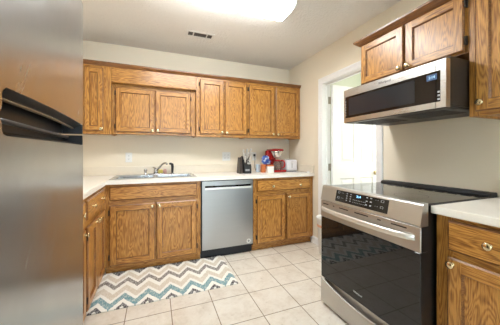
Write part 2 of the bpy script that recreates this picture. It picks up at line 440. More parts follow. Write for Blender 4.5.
# ================================================================== BASE CABINETS, BACK RUN
BF = YB-.611                    # face-frame front plane of the back run (2.67)
ZT, ZK = .876, .075
def base_box(parent, pl, a0, a1, c, back, kick=.042):
    """carcass behind the face frame, with the recessed toe kick"""
    m = MB()
    for (s0, s1) in ((a0, a0+.016), (a1-.016, a1)):
        p, q = P3(pl, c, s0, ZK, -.019), P3(pl, back, s1, ZT, 0); m.box(p[0], q[0], p[1], q[1], p[2], q[2])
        p, q = P3(pl, c, s0, 0, -kick), P3(pl, back, s1, ZK, 0); m.box(p[0], q[0], p[1], q[1], p[2], q[2])
    p, q = P3(pl, c, a0+.016, ZK, -.019), P3(pl, back, a1-.016, ZK+.016, .006); m.box(p[0], q[0], p[1], q[1], p[2], q[2])
    b = back + {'B': -.006, 'R': -.006, 'L': .006}[pl]
    p, q = P3(pl, b, a0+.016, ZK, 0), P3(pl, back, a1-.016, ZT, 0); m.box(p[0], q[0], p[1], q[1], p[2], q[2])
    o = m.build('carcass', OAKZ, parent)
    m = MB(); p, q = P3(pl, c, a0, 0, -kick+.001), P3(pl, c, a1, ZK, -kick-.012); m.box(p[0], q[0], p[1], q[1], p[2], q[2]); m.build('toe_kick', H(pl), parent)
    return o
# sink base
X0, X1 = -.451, .457
t = thing('base_cabinet', 'oak sink base cabinet with two doors under the steel sink', 'cabinet', ((X0+X1)/2, 2.95, 0))
base_box(t, 'B', X0, X1, BF, YB-.002)
face_frame(t, 'B', BF, [(X0, -.40, ZK, ZT), (.40, X1, ZK, ZT), (-.020, .020, .11, .68)], [(-.40, .40, .845, ZT), (-.40, .40, .66, .73), (-.40, .40, ZK, .11)])
drawer_front(t, 'B', BF, -.412, .414, .718, .853, name='false_drawer_front')
panel_door(t, 'B', BF, -.412, -.006, .092, .672, knob=(-.034, .642), hinges=[(-.412, .60), (-.412, .17)])
panel_door(t, 'B', BF, .006, .412, .092, .672, knob=(.034, .642), hinges=[(.412, .60), (.412, .17)])
# right-hand base
X0, X1 = 1.076, 1.912
t = thing('base_cabinet', 'honey oak base cabinet below the toaster, right of the dishwasher', 'cabinet', ((X0+X1)/2, 2.95, 0))
base_box(t, 'B', X0, X1, BF, YB-.002)
face_frame(t, 'B', BF, [(X0, 1.13, ZK, ZT), (1.87, X1, ZK, ZT), (1.495, 1.535, .11, .68)], [(1.13, 1.87, .845, ZT), (1.13, 1.87, .655, .73), (1.13, 1.87, ZK, .11)])
m = MB(); m.box(X1+.0005, XR-.001, BF+.003, BF+.019, ZK, ZT); m.build('filler_strip', OAKZ, t)
drawer_front(t, 'B', BF, 1.12, 1.878, .716, .852, knobs=[(1.33, .772), (1.715, .772)])
panel_door(t, 'B', BF, 1.12, 1.506, .092, .667, hinges=[(1.12, .60), (1.12, .17)])
panel_door(t, 'B', BF, 1.524, 1.884, .092, .667, knob=(1.553, .628))
# ================================================================== BASE CABINETS, LEFT RUN
LF = -.451
def left_cab(label, y0, y1, dy0, dy1, two, knobs):
    t = thing('base_cabinet', label, 'cabinet', (-.76, (y0+y1)/2, 0))
    base_box(t, 'L', y0, y1, LF, XL+.002, .042)
    mid = (dy0+dy1)/2
    st = [(y0, dy0+.012, ZK, ZT), (dy1-.012, y1, ZK, ZT)]
    if two: st.append((mid-.02, mid+.02, .11, .68))
    face_frame(t, 'L', LF, st, [(dy0+.012, dy1-.012, .845, ZT), (dy0+.012, dy1-.012, .655, .73), (dy0+.012, dy1-.012, ZK, .11)])
    drawer_front(t, 'L', LF, dy0, dy1, .716, .853, knobs=knobs)
    if two:
        panel_door(t, 'L', LF, dy0, mid-.006, .092, .668, knob=(mid-.034, .64), hinges=[(dy0, .60), (dy0, .17)])
        panel_door(t, 'L', LF, mid+.006, dy1, .092, .668, knob=(mid+.034, .64), hinges=[(dy1, .60), (dy1, .17)])
    else:
        panel_door(t, 'L', LF, dy0, dy1, .092, .668, knob=(dy1-.03, .64))
left_cab('oak cabinet in the left corner with one wide drawer over two doors', 1.93, 2.665, 1.952, 2.55, True, [(2.10, .785), (2.42, .785)])
left_cab('oak cabinet beside the refrigerator, mostly hidden behind its steel door', 1.17, 1.928, 1.195, 1.905, False, [(1.42, .785), (1.80, .785)])

# ================================================================== COUNTERTOPS
SX0, SX1, SY0, SY1 = -.405, .405, 2.73, 3.20           # sink cut-out
def counter_block(m, x0, x1, y0, y1): m.box(x0, x1, y0, y1, .876, .914)
CE, LE = YB-.646, -.436          # front edges
t = thing('countertop', 'cream laminate L-shaped countertop along back and left walls', 'countertop', (0, 2.95, .876))
m = MB()
counter_block(m, LE, SX0, CE, YB-.001); counter_block(m, SX1, XR-.001, CE, YB-.001)
counter_block(m, SX0, SX1, CE, SY0); counter_block(m, SX0, SX1, SY1, YB-.001); counter_block(m, XL+.001, LE, 1.168, YB-.001)
m.build('worktop', COUNTER, t)
m = MB(); m.box(XL+.02, XR-.02, YB-.02, YB-.001, .9142, 1.016, .003); m.box(XR-.02, XR-.001, CE+.005, YB-.001, .9142, 1.016, .003); m.box(XL+.001, XL+.02, 1.17, YB-.001, .9142, 1.016, .003)
m.build('backsplash', SPLASH, t)
RE = XR-.645
t = thing('countertop', 'cream laminate countertop right of the range, over the near oak drawer', 'countertop', (1.6, .3, .876))
m = MB(); m.box(RE, XR-.001, -.5, .797, .876, .914, .004, 2); m.build('worktop', COUNTER, t)
m = MB(); m.box(XR-.02, XR-.001, -.5, .797, .9142, 1.016, .003); m.build('backsplash', SPLASH, t)

# ================================================================== RIGHT NEAR BASE CABINET
RF = XR-.61
t = thing('base_cabinet', 'oak base cabinet right of the black range, one drawer over a door', 'cabinet', (1.62, .55, 0))
y0, y1 = .34, .789
base_box(t, 'R', y0, y1, RF, XR-.002)
face_frame(t, 'R', RF, [(y0, .39, ZK, ZT), (.715, y1, ZK, ZT)], [(.39, .715, .848, ZT), (.39, .715, .66, .73), (.39, .715, ZK, .11)])
drawer_front(t, 'R', RF, .40, .732, .712, .857, knobs=[(.572, .787)])
panel_door(t, 'R', RF, .40, .732, .092, .682, knob=(.709, .652), sw=.06)
t = thing('base_cabinet', 'plain oak base cabinet with one door beside the camera', 'cabinet', (1.62, -.08, 0))
base_box(t, 'R', -.49, .338, RF, XR-.002)
face_frame(t, 'R', RF, [(-.49, -.44, ZK, ZT), (.29, .338, ZK, ZT)], [(-.44, .29, .848, ZT), (-.44, .29, ZK, .11)])
panel_door(t, 'R', RF, -.45, .30, .092, .857, knob=(.27, .75))

# ================================================================== WALL CABINETS, BACK WALL
UF, UB = YB-.306, YB-.002
Z0, Z1 = 1.379, 2.12
def upper_box(parent, pl, a0, a1, c, back, z0, z1):
    m = MB()
    for (s0, s1) in ((a0, a0+.016), (a1-.016, a1)):
        p, q = P3(pl, c, s0, z0, -.019), P3(pl, back, s1, z1, 0); m.box(p[0], q[0], p[1], q[1], p[2], q[2])
    for (k0, k1) in ((z0+.012, z0+.028), (z1-.016, z1)):
        p, q = P3(pl, c, a0+.016, k0, -.019), P3(pl, back, a1-.016, k1, 0); m.box(p[0], q[0], p[1], q[1], p[2], q[2])
    b = back-.006
    p, q = P3(pl, b, a0+.016, z0+.012, 0), P3(pl, back, a1-.016, z1, 0); m.box(p[0], q[0], p[1], q[1], p[2], q[2])
    return m.build('carcass', OAKZ, parent)
def upper(label, x0, x1, doors, c=UF, z0=Z0, z1=Z1, st=.03, dz=(1.412, 2.076), mull=True, left_stile=None):
    t = thing('wall_cabinet', label, 'cabinet', ((x0+x1)/2, YB-.15, z0))
    upper_box(t, 'B', x0, x1, c, UB, z0, z1)
    d0, d1 = doors[0][0], doors[-1][1]
    stl = [(x0, d0+.012, z0, z1), (d1-.012, x1, z0, z1)]
    if len(doors) == 2:
        mid = (doors[0][1]+doors[1][0])/2; stl.append((mid-.022, mid+.022, z0+.045, dz[1]-.01))
    face_frame(t, 'B', c, stl, [(d0+.012, d1-.012, z0, z0+.045), (d0+.012, d1-.012, dz[1]-.012, z1)])
    for i, (a0, a1, k, h) in enumerate(doors):
        panel_door(t, 'B', c, a0, a1, dz[0], dz[1], knob=(k, dz[0]+.02) if k is not None else None, hinges=[(h, dz[1]-.06), (h, dz[0]+.06)] if h is not None else None, sw=.05)
    return t
upper('narrow oak wall cabinet beside the refrigerator, leftmost on the back wall', XL+.003, -.446, [(-.69, -.516, -.534, None)])
upper('lower oak wall cabinet set back above the sink under a valance', -.444, .454, [(-.410, -.0135, -.036, -.410), (-.0045, .394, .020, .394)], c=UF+.055, z0=1.388, z1=2.0, dz=(1.414, 1.900))
upper('oak wall cabinet with two doors above the dishwasher', .456, 1.119, [(.498, .796, .772, .498), (.810, 1.104, .834, 1.104)])
upper('oak wall cabinet in the right corner above the red coffee maker', 1.121, 1.926, [(1.137, 1.508, 1.484, 1.137), (1.531, 1.892, 1.556, None)])
m = MB(); m.prism([(UF, 1.938), (UF+.018, 1.938), (UF+.018, 2.12), (UF, 2.12), (UF, 1.958), (UF-.006, 1.952), (UF-.006, 1.942)], 0, -.4435, .4535)
solo(m, 'valance_board', OAKX, 'wide oak valance board bridging the gap above the sink cabinet', 'valance', (0, UF, 1.938))
def crown_prof(s):   # (outward, z): small dark cove moulding
    return [(0, 2.104), (.008, 2.106), (.02, 2.120), (.029, 2.130), (.030, 2.144), (0, 2.144)] if s == 0 else [(0, 2.078), (.010, 2.080), (.024, 2.091), (.038, 2.104), (.047, 2.113), (.048, 2.125), (0, 2.125)]
m = MB(); m.loft([[(x, UF-.0005-o, z) for o, z in crown_prof(0)] for x in (XL+.003, XR-.003)])
m.box(XL+.003, XR-.003, UF, UB, 2.1205, 2.128)
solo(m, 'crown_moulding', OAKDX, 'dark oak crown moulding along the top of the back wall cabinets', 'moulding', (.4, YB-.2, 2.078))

# ================================================================== WALL CABINETS, RIGHT WALL
RU = XR-.304
Z1 = 2.095
t = thing('wall_cabinet', 'short oak wall cabinet with two doors above the microwave', 'cabinet', (1.78, 1.185, 1.745))
y0, y1, z0 = .806, 1.562, 1.742
upper_box(t, 'R', y0, y1, RU, XR-.002, z0, Z1)
face_frame(t, 'R', RU, [(y0, .83, z0, Z1), (1.535, y1, z0, Z1), (1.15, 1.195, z0+.03, 2.07)], [(.83, 1.535, z0, z0+.035), (.83, 1.535, 2.062, Z1)])
panel_door(t, 'R', RU, .818, 1.166, 1.752, 2.076, knob=(1.142, 1.778), hinges=[(.818, 2.02), (.818, 1.81)], sw=.052)
panel_door(t, 'R', RU, 1.178, 1.554, 1.752, 2.076, knob=(1.204, 1.778), sw=.052)
t = thing('wall_cabinet', 'tall oak wall cabinet right of the microwave with brass knob', 'cabinet', (1.78, .5, Z0))
y0, y1 = .20, .803
upper_box(t, 'R', y0, y1, RU, XR-.002, Z0, Z1)
face_frame(t, 'R', RU, [(y0, .235, Z0, Z1), (.757, y1, Z0, Z1)], [(.235, .757, Z0, Z0+.045), (.235, .757, 2.062, Z1)])
panel_door(t, 'R', RU, .225, .768, 1.402, 2.076, knob=(.742, 1.448), sw=.058)
m = MB()
cp = crown_prof(1)
m.loft([[(XR-.003, 1.5625+o, z) for o, z in cp], [(RU-.0005-o, 1.5625+o, z) for o, z in cp], [(RU-.0005-o, .2, z) for o, z in cp]])
m.box(RU, XR-.003, .2, 1.562, 2.0955, 2.103)
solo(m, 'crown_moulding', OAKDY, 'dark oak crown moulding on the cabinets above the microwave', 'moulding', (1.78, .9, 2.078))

# ================================================================== DISHWASHER
def dishwasher():
    t = thing('dishwasher', 'stainless steel dishwasher with recessed handle between the back base cabinets', 'dishwasher', (.765, 2.95, 0))
    m = MB(); m.box(.467, 1.064, 2.675, 3.24, .085, .868); m.build('tub', NAVY, t)
    x0, x1, yf, yb = .470, 1.062, 2.645, 2.674
    hx0, hx1, hz0, hz1 = .500, 1.045, .772, .815
    m = MB()
    m.box(x0, x1, yf, yb, hz1, .864, .0); m.box(x0, x1, yf, yb, .112, hz0); m.box(x0, hx0, yf, yb, hz0, hz1); m.box(hx1, x1, yf, yb, hz0, hz1)
    bmesh.ops.remove_doubles(m.bm, verts=m.bm.verts, dist=1e-5)
    m.build('door_panel', STEEL_X, t)
    m = MB(); m.box(hx0, hx1, 2.668, 2.6735, hz0, hz1); h = m.build('handle_pocket', BLACK, t)
    m = MB(); m.box(hx0, hx1, 2.641, 2.650, hz0-.002, hz0+.020, .003, 2); m.build('handle_lip', plain('bright_steel', (.85, .85, .84, 1), .35, .3), t)
    for a, b in ((hx0+.01, .62), (.86, hx1-.008)):
        m = MB(); m.box(a, b, 2.6655, 2.668, hz0+.022, hz1-.004); m.build('control_strip', BLACKGLASS, t)
    m = MB(); m.box(.462, 1.066, 2.704, 2.72, .0, .108); m.build('kick_plate', NAVY, t)
    m = MB(); m.box(.459, .469, 2.66, 2.69, .09, .866); m.box(1.063, 1.073, 2.66, 2.69, .09, .866); m.box(.469, 1.063, 2.655, 2.69, .865, .8755); m.build('gap_trim', NAVY, t)
    m = MB(); c = (1.010, yf, .150)
    m.mat(0).lathe(c, (0, -1, 0), [(-.001, .026), (.0008, .026)], 24, False); m.mat(1).lathe(c, (0, -1, 0), [(.0005, .013), (.0014, .013)], 16, False)
    m.mat(1)
    m.build('badge', [WHITE, GREY], t)
dishwasher()

# ================================================================== REFRIGERATOR
def fridge():
    XF, Y0, Y1 = -.270, .395, 1.148
    t = thing('refrigerator', 'tall stainless steel refrigerator with pocket handles at the left edge', 'refrigerator', (-.65, .77, 0))
    m = MB(); m.box(-1.03, -.345, Y0+.005, Y1-.004, .03, 1.775, .004); m.build('body', GREY, t)
    m = MB(); m.box(-.90, -.36, Y0+.02, Y1-.02, .0, .03); m.box(-.345, -.325, Y0+.01, Y1-.01, .012, .07, .003); m.build('base_grille', BLACK, t)
    PY, ZS = .600, 1.2505     # pocket runs from PY to the far edge; seam height
    xb, r = -.338, .014
    def arc(y): # bowed top edge of the pocket: higher at the closed end
        u = (y-PY)/(Y1-PY); return 1.3065 - .018*u**2.5
    def arcb(y):
        u = (y-PY)/(Y1-PY); return 1.2115 - .002*u
    ys = [PY + (Y1-PY)*k/16 for k in range(17)]
    cv = .018
    def door(name, notch, edge, flip):
        """front skin with a notch cut out, rounded long edges, sides and back"""
        m = MB(); n = len(notch)
        front = [(XF, y, z) for y, z in edge]
        m.prism([(y, z) for y, z in edge], 0, XF, xb)
        return m
    # freezer door outline (y, z) with the pocket notch on its lower far side
    top = [(Y0, ZS+.003), (PY-.012, ZS+.003), (PY-.004, ZS+.008), (PY, ZS+.02), (PY, 1.292), (PY+.004, 1.300), (PY+.014, 1.3055)] + [(y, arc(y)) for y in ys[1:]] + [(Y1, 1.775), (Y0, 1.775)]
    bot = [(Y0, .075), (Y1, .075)] + [(y, arcb(y)) for y in reversed(ys[1:])] + [(PY+.014, 1.2115), (PY+.004, 1.215), (PY, 1.222), (PY, ZS-.02), (PY-.004, ZS-.008), (PY-.012, ZS-.003), (Y0, ZS-.003)]
    for nm, poly in (('freezer_door', top), ('fridge_door', bot)):
        m = MB()
        f = [m.bm.verts.new((XF, y, z)) for y, z in poly]; b = [m.bm.verts.new((xb, y, z)) for y, z in poly]
        ff = m.bm.faces.new(f); m.bm.faces.new(list(reversed(b)))
        for i in range(len(f)):
            j = (i+1) % len(f); m.bm.faces.new((f[j], f[i], b[i], b[j]))
        bmesh.ops.triangulate(m.bm, faces=[x for x in m.bm.faces if len(x.verts) > 4])
        d = m.build(nm, STEEL_F, t)
        md = d.modifiers.new('bev', 'BEVEL'); md.width = .004; md.segments = 3; md.limit_method = 'ANGLE'; md.angle_limit = .6
        # pocket liner and grip lips
        q = MB()
        if nm == 'freezer_door':
            q.box(xb-.002, xb+.004, PY-.004, Y1-.004, ZS+.003, 1.31); q.box(xb+.004, XF-.0005, Y1-.010, Y1-.0005, ZS+.003, 1.2885); q.build('pocket_liner', BLACK, d)
            q = MB()     # sloping steel underside, then a bright lip edge
            q.loft([[(XF-.001, y, arc(y)+.001), (XF-.003, y, arc(y)-.001), (XF-.030, y, arc(y)-.0125), (XF-.036, y, arc(y)+.002)] for y in ys]); q.build('pocket_top', plain('steel_dark_reflection', (.16, .155, .15, 1), .3, .9), d)  # dark reflection in the steel is put into its base colour
            q = MB(); q.loft([[(XF-.0295, y, arc(y)-.0115), (XF-.0285, y, arc(y)-.0165), (XF-.036, y, arc(y)-.0175), (XF-.036, y, arc(y)-.011)] for y in ys]); q.build('handle_lip', plain('lip_tan_reflection', (.62, .50, .38, 1), .3, .6), d)  # tan glint along the lip is painted as its colour
        else:
            q.box(xb-.002, xb+.004, PY-.004, Y1-.004, 1.205, ZS-.003); q.box(xb+.004, XF-.0005, Y1-.010, Y1-.0005, 1.2110, ZS-.003); q.build('pocket_liner', BLACK, d)
            q = MB()
            q.loft([[(XF-.001, y, arcb(y)-.001), (XF-.003, y, arcb(y)+.001), (XF-.045, y, arcb(y)+.014), (XF-.050, y, arcb(y)-.002)] for y in ys]); q.build('pocket_bottom', plain('steel_brown_reflection', (.11, .095, .085, 1), .25, .8), d)  # brownish reflection on the lower slope is painted into the steel colour
            q = MB(); rings = []
            for k in range(15):
                u = k/16; y = ys[k] if k else PY-.010; zc_ = ZS-.007-.008*u; xc_ = XF-.016-.022*u
                rings.append([(xc_+.008*math.cos(a), y, zc_+.0055*math.sin(a)) for a in [2*PI*w_/10 for w_ in range(10)]])
            q.loft(rings, smooth=True); q.build('handle_lip', plain('black_grip', (.015, .015, .016, 1), .4), d)
fridge()

# ================================================================== RANGE
def stove():
    Y0, Y1, XF = .793, 1.563, 1.206
    t = thing('range', 'stainless steel electric range with black glass oven door and cooktop', 'range', (1.55, 1.18, 0))
    m = MB(); m.box(1.262, XR-.012, Y0+.008, Y1-.004, .03, .9105)
    for y in (Y0+.05, Y1-.05):
        for x in (1.33, 1.84): m.lathe((x, y, 0), (0, 0, 1), [(0, .018), (.03, .016)], 12)
    m.build('body', BLACKM, t)
    # control panel: sloped front, rounded top edge
    xt, zt, xb_, zb = 1.232, .927, 1.203, .819
    prof = [(xb_+.004, zb-.006), (xb_, zb), (xb_+.001, zb+.006), (xt-.008, zt-.010), (xt-.004, zt-.003), (xt+.004, zt), (1.262, zt+.0), (1.262, zb-.006)]
    m = MB(); m.prism(prof, 1, Y0, Y1)
    cp_ = m.build('control_panel', STEEL_R, t)
    dx = xt-.008-(xb_+.001); dz = zt-.010-(zb+.006); L = math.hypot(dx, dz); ux, uz = dx/L, dz/L; nx, nz = -uz, ux
    def on(y, s, d): return (xb_+.001+ux*s*L+nx*d, y, zb+.006+uz*s*L+nz*d)
    m = MB(); a, b = .978, 1.402
    m.loft([[on(a, .10, .0), on(b, .10, .0), on(b, .93, .0), on(a, .93, .0)], [on(a, .10, .0012), on(b, .10, .0012), on(b, .93, .0012), on(a, .93, .0012)]])
    tp = m.build('touch_panel', BLACKGLASS, cp_)
    m = MB()
    def mark(y, s, w_, h_):
        m.loft([[on(y-w_/2, s-h_/2, .0011), on(y+w_/2, s-h_/2, .0011), on(y+w_/2, s+h_/2, .0011), on(y-w_/2, s+h_/2, .0011)],
                [on(y-w_/2, s-h_/2, .0016), on(y+w_/2, s-h_/2, .0016), on(y+w_/2, s+h_/2, .0016), on(y-w_/2, s+h_/2, .0016)]])
    def flush():
        nonlocal m
        m.build('key_lettering', ICON, cp_); m = MB()
    for s in (.40, .78):
        for y, extra in ((1.375, (1.345, 1.33)), (1.018, (1.048, 1.063))):                 # outlined burner keys
            for (oy, os, ww, hh) in ((.009, 0, .002, .12), (-.009, 0, .002, .12), (0, .06, .020, .014), (0, -.06, .020, .014)): mark(y+oy, s+os, ww, hh)
            for q in extra: mark(q, s, .006, .02)
            flush()
    for y in (1.295, 1.262):
        for s in (.32, .48, .64, .80): mark(y, s, .011, .05)
    flush()
    for y in (1.128, 1.098):
        for s in (.34, .58, .82): mark(y, s, .013, .06)
    flush()
    for k in range(8): mark(1.236-k*.014, .47, .006, .035)
    flush()
    for k in range(8): mark(1.236-k*.014, .30, .005, .03)
    m.build('key_lettering', ICON, cp_)
    ang = math.atan2(dx, dz)
    c = on(1.195, .74, .0018)
    text_mesh('clock_digits', '2:14', .020, face_negx(*c, -ang), BLUE_LED, cp_)
    # oven door
    DZ0, DZ1 = .218, .810
    d = None
    m = MB(); m.box(XF+.004, 1.2615, Y0+.002, Y1-.002, DZ0, .684, .002); m.box(XF+.008, 1.2615, Y0+.002, Y1-.002, .6842, DZ1-.001, .002); d = m.build('oven_door', BLACKM, t)
    m = MB(); m.box(XF, XF+.0075, Y0, Y1, .685, DZ1, .0035, 2); bd = m.build('top_band', STEEL_R, d)
    m = MB(); m.box(XF-.0005, XF+.0035, Y0+.004, Y1-.004, DZ0+.002, .6835, .0015); m.build('door_glass', BLACKGLASS, d)
    for a, b in ((1.535, 1.475), (1.425, 1.41), (1.36, 1.275), (1.22, 1.11), (1.045, 1.02), (.955, .865)):
        m = MB(); m.box(XF-.0006, XF+.002, b, a, .786, .793); m.build('vent_slot', BLACK, bd)
    # curved towel-bar handle
    m = MB(); N = 24; rings = []
    for k in range(N+1):
        u = k/N; y = Y1-.012 + (Y0+.03-Y1+.012)*u; e = math.sin(PI*u)**.45 if 0 < u < 1 else 0
        x = XF+.003-.046*e; hh = .0145+.002*e; th = .008
        rings.append([(x+th*math.cos(a)*1.0, y, .752+hh*math.sin(a)) for a in [2*PI*i/12 for i in range(12)]])
    m.loft(rings, smooth=True); m.build('handle', plain('satin_steel', (.80, .77, .72, 1), .36, .75), d)
    text_mesh('badge_lettering', 'Whirlpool', .0165, face_negx(XF-.0008, 1.192, .272), ICON, d, spacing=1.05)
    # drawer with scooped grip
    ZD0, ZD1 = .024, .210
    m = MB(); m.box(XF+.032, 1.262, Y0, Y1, ZD0, ZD1, .002); dr_ = m.build('drawer', STEEL_R, t)
    m = MB(); N = 28
    def top(u): return .206-.052*math.sin(PI*u)**.8 if 0 < u < 1 else .206
    rings = []
    for k in range(N+1):
        u = k/N; y = Y1+(Y0-Y1)*u; z = top(u)
        rings.append([(XF+.002, y, ZD0), (XF, y, ZD0+.004), (XF, y, z-.006), (XF+.002, y, z-.002), (XF+.006, y, z), (XF+.0315, y, z-.020), (XF+.0315, y, ZD0)])
    m.loft(rings, smooth=False); m.build('drawer_front', STEEL_R, dr_)
    # cooktop glass and rear vent
    m = MB(); m.box(1.2625, 1.846, Y0+.008, Y1, .9110, .9215, .003, 2); ct = m.build('cooktop', BLACKGLASS, t)
    m = MB()
    def ringz(cx, cy, r):
        pa = [(cx+r*math.cos(2*PI*k/40), cy+r*math.sin(2*PI*k/40)) for k in range(41)]; pb = [(cx+(r-.0015)*math.cos(2*PI*k/40), cy+(r-.0015)*math.sin(2*PI*k/40)) for k in range(41)]
        m.loft([[(x, y, .9217) for x, y in pa], [(x, y, .9217) for x, y in pb]], closed=False, caps=False)
    for cx, cy, r in ((1.43, 1.37, .115), (1.43, 1.0, .09), (1.69, 1.37, .075), (1.69, 1.0, .10)):
        m = MB(); ringz(cx, cy, r); m.build('burner_ring', DGREY, ct)
    m = MB(); m.prism([(1.848, .9110), (1.842, .923), (1.850, .934), (1.870, .940), (1.905, .940), (1.915, .934), (1.915, .911)], 1, Y0+.012, Y1-.004)
    rv = m.build('rear_vent', BLACK, t)
    m = MB()
    for k in range(9):
        y = Y0+.07+k*.077; m.box(1.852, 1.90, y-.028, y+.028, .9395, .9415, .001)
    m.build('vent_rib', DGREY, rv)
stove()

# ================================================================== MICROWAVE
def microwave():
    XF, Y0, Y1, ZA, ZB = 1.427, .807, 1.555, 1.424, 1.684
    t = thing('microwave', 'low stainless steel microwave hood with dark glass front above the range', 'microwave', (1.67, 1.18, ZA))
    m = MB(); m.box(XF+.0385, XR-.003, Y0+.002, Y1-.002, ZA+.012, ZB+.016, .002); m.build('body', plain('warm_dark_steel', (.035, .026, .020, 1), .35, 0.0, Specular_IOR_Level=.3), t)
    m = MB(); m.box(XF+.002, XR-.01, Y0+.006, Y1-.006, ZA-.004, ZA+.0115, .003)
    g = m.build('underside', BLACK, t)
    for (a, b) in ((.86, 1.14), (1.22, 1.50)):
        m = MB()
        for k in range(14):
            x = 1.50+k*.016; m.box(x, x+.006, a, b, ZA-.0075, ZA-.004)
        m.build('grease_filter', DGREY, g)
    # front frame in steel: door part and control part with a seam between
    sy = .858
    gz0, gz1, ga, gb = 1.458, 1.628, .834, 1.540
    def fr(name, ya, yb, oa, ob):
        m = MB(); m.box(XF, XF+.037, ya, yb, gz1, ZB); m.box(XF, XF+.037, ya, yb, ZA, gz0)
        if oa > ya: m.box(XF, XF+.037, ya, oa, gz0, gz1)
        if ob < yb: m.box(XF, XF+.037, ob, yb, gz0, gz1)
        bmesh.ops.remove_doubles(m.bm, verts=m.bm.verts, dist=1e-5)
        return m.build(name, STEEL_Y, t)
    d = fr('door', sy+.0018, Y1, sy, gb); cpn = fr('control_panel', Y0, sy-.0018, ga, sy+1)
    m = MB(); m.box(XF+.003, XF+.030, sy+.0015, gb-.0005, gz0+.0005, gz1-.0005); g_ = m.build('door_glass', MWGLASS, d)
    m = MB(); m.box(XF+.0022, XF+.0032, .975, gb-.035, gz0+.018, gz1-.016); m.build('window', MWWIN, g_)
    m = MB(); m.box(XF+.003, XF+.030, ga+.0005, sy-.0015, gz0+.0005, gz1-.0005); m.build('key_panel', MWGLASS, cpn)
    m = MB(); m.box(XF+.0022, XF+.0028, .853, .908, 1.583, 1.616); m.build('display', emit('blue_backlight', (.03, .16, .40, 1), .35), t)
    text_mesh('clock_digits', '2:14', .020, face_negx(XF+.0018, .880, 1.599), emit('microwave_digits', (.45, .75, 1.0, 1), 1.1), t)
    for z in (1.472, 1.492, 1.512):
        m = MB(); m.box(XF+.002, XF+.003, .838, .850, z-.005, z+.005); m.build('key', ICON, t)
    m = MB()
    for k in range(6): m.box(XF+.002, XF+.003, 1.534, 1.538, 1.475+k*.022, 1.487+k*.022)
    m.build('edge_lettering', ICON, t)
    text_mesh('badge_lettering', 'Whirlpool', .022, face_negx(XF-.0006, 1.178, 1.657), BLACK, t, spacing=1.05)
microwave()

# ================================================================== SINK, FAUCET
def sink():
    t = thing('kitchen_sink', 'stainless steel double bowl sink set into the back countertop', 'sink', (0, 2.96, .914))
    m = MB(); ZR = .9185
    ox0, ox1, oy0, oy1 = -.425, .425, 2.712, 3.235
    bowls = [(-.385, -.02), (.02, .385)]; by0, by1 = 2.755, 3.125
    xs = [ox0, bowls[0][0], bowls[0][1], bowls[1][0], bowls[1][1], ox1]; ys = [oy0, by0, by1, oy1]
    for i in range(5):
        for j in range(3):
            if j == 1 and i in (1, 3): continue
            m.quad((xs[i], ys[j], ZR), (xs[i+1], ys[j], ZR), (xs[i+1], ys[j+1], ZR), (xs[i], ys[j+1], ZR))
    m.loft([[(ox0-.004, oy0-.004, .9143), (ox1+.004, oy0-.004, .9143), (ox1+.004, oy1+.004, .9143), (ox0-.004, oy1+.004, .9143)], [(ox0, oy0, ZR), (ox1, oy0, ZR), (ox1, oy1, ZR), (ox0, oy1, ZR)]], caps=False)
    m.build('rim', STEEL_G, t)
    for (a, b) in bowls:
        m = MB(); R = lambda k, z: [(a+k, by0+k, z), (b-k, by0+k, z), (b-k, by1-k, z), (a+k, by1-k, z)]
        m.loft([R(0, ZR), R(.004, ZR-.006), R(.010, ZR-.12), R(.03, ZR-.155), R(.06, ZR-.16)], caps=False); m.quad(*R(.06, ZR-.16))
        bw = m.build('bowl', STEEL_G, t)
        m = MB(); m.lathe(((a+b)/2, 2.95, ZR-.1598), (0, 0, 1), [(0, .045), (.002, .044), (.003, .030), (.001, .012)], 20); m.build('drain', CHROME, bw)
sink()
def faucet():
    t = thing('faucet', 'chrome single lever kitchen faucet with slanted spout behind the sink', 'faucet', (0, 3.18, .9185))
    m = MB(); m.box(-.09, .09, 3.155, 3.205, .919, .930, .005, 2); m.build('deck_plate', CHROME, t)
    m = MB(); m.lathe((0, 3.18, .930), (0, 0, 1), [(0, .026), (.02, .024), (.045, .023), (.052, .018), (.056, .004)], 18); m.build('body', CHROME, t)
    m = MB(); m.tube([(.0, 3.178, .955), (.03, 3.16, .99), (.065, 3.135, 1.032), (.085, 3.12, 1.050), (.105, 3.105, 1.056), (.122, 3.092, 1.050), (.124, 3.09, 1.036)], [.013, .012, .011, .011, .0105, .0105, .0105], 10); m.build('spout', CHROME, t)
    m = MB(); m.tube([(0, 3.18, .982), (-.012, 3.185, .994), (-.035, 3.19, 1.004)], [.010, .008, .006], 8); m.build('lever', CHROME, t)
    t = thing('side_sprayer', 'black side sprayer standing right of the chrome faucet', 'sprayer', (.192, 3.18, .9185))
    m = MB(); m.lathe((.192, 3.18, .919), (0, 0, 1), [(0, .023), (.008, .022), (.012, .016)], 16); m.build('collar', CHROME, t)
    m = MB(); m.tube([(.192, 3.18, .931), (.193, 3.18, .97), (.194, 3.178, 1.01), (.190, 3.172, 1.035), (.172, 3.160, 1.046), (.158, 3.152, 1.046)], [.012, .015, .017, .018, .014, .012], 12); m.build('wand', BLACK, t)
    t = thing('soap_dispenser', 'short chrome cap on the sink deck left of the faucet', 'dispenser', (-.115, 3.18, .9185))
    m = MB(); m.lathe((-.115, 3.18, .919), (0, 0, 1), [(0, .020), (.006, .020), (.010, .014), (.040, .014), (.044, .019), (.062, .019), (.068, .012), (.069, .001)], 18); m.build('cap', CHROME, t)
    m = MB(); m.box(.028, .082, 3.214, 3.248, .9193, .972, .008, 2); solo(m, 'sponge', YELLOW, 'yellow sponge standing behind the faucet spout', 'sponge', (.055, 3.235, .919))
    m = MB(); m.lathe((.108, 3.225, .9193), (0, 0, 1), [(0, .018), (.004, .021), (.035, .022), (.052, .018), (.060, .008), (.061, .001)], 14); solo(m, 'scrub_pad', PINK, 'pinkish round scrubber beside the yellow sponge', 'scrubber', (.108, 3.225, .919))
faucet()

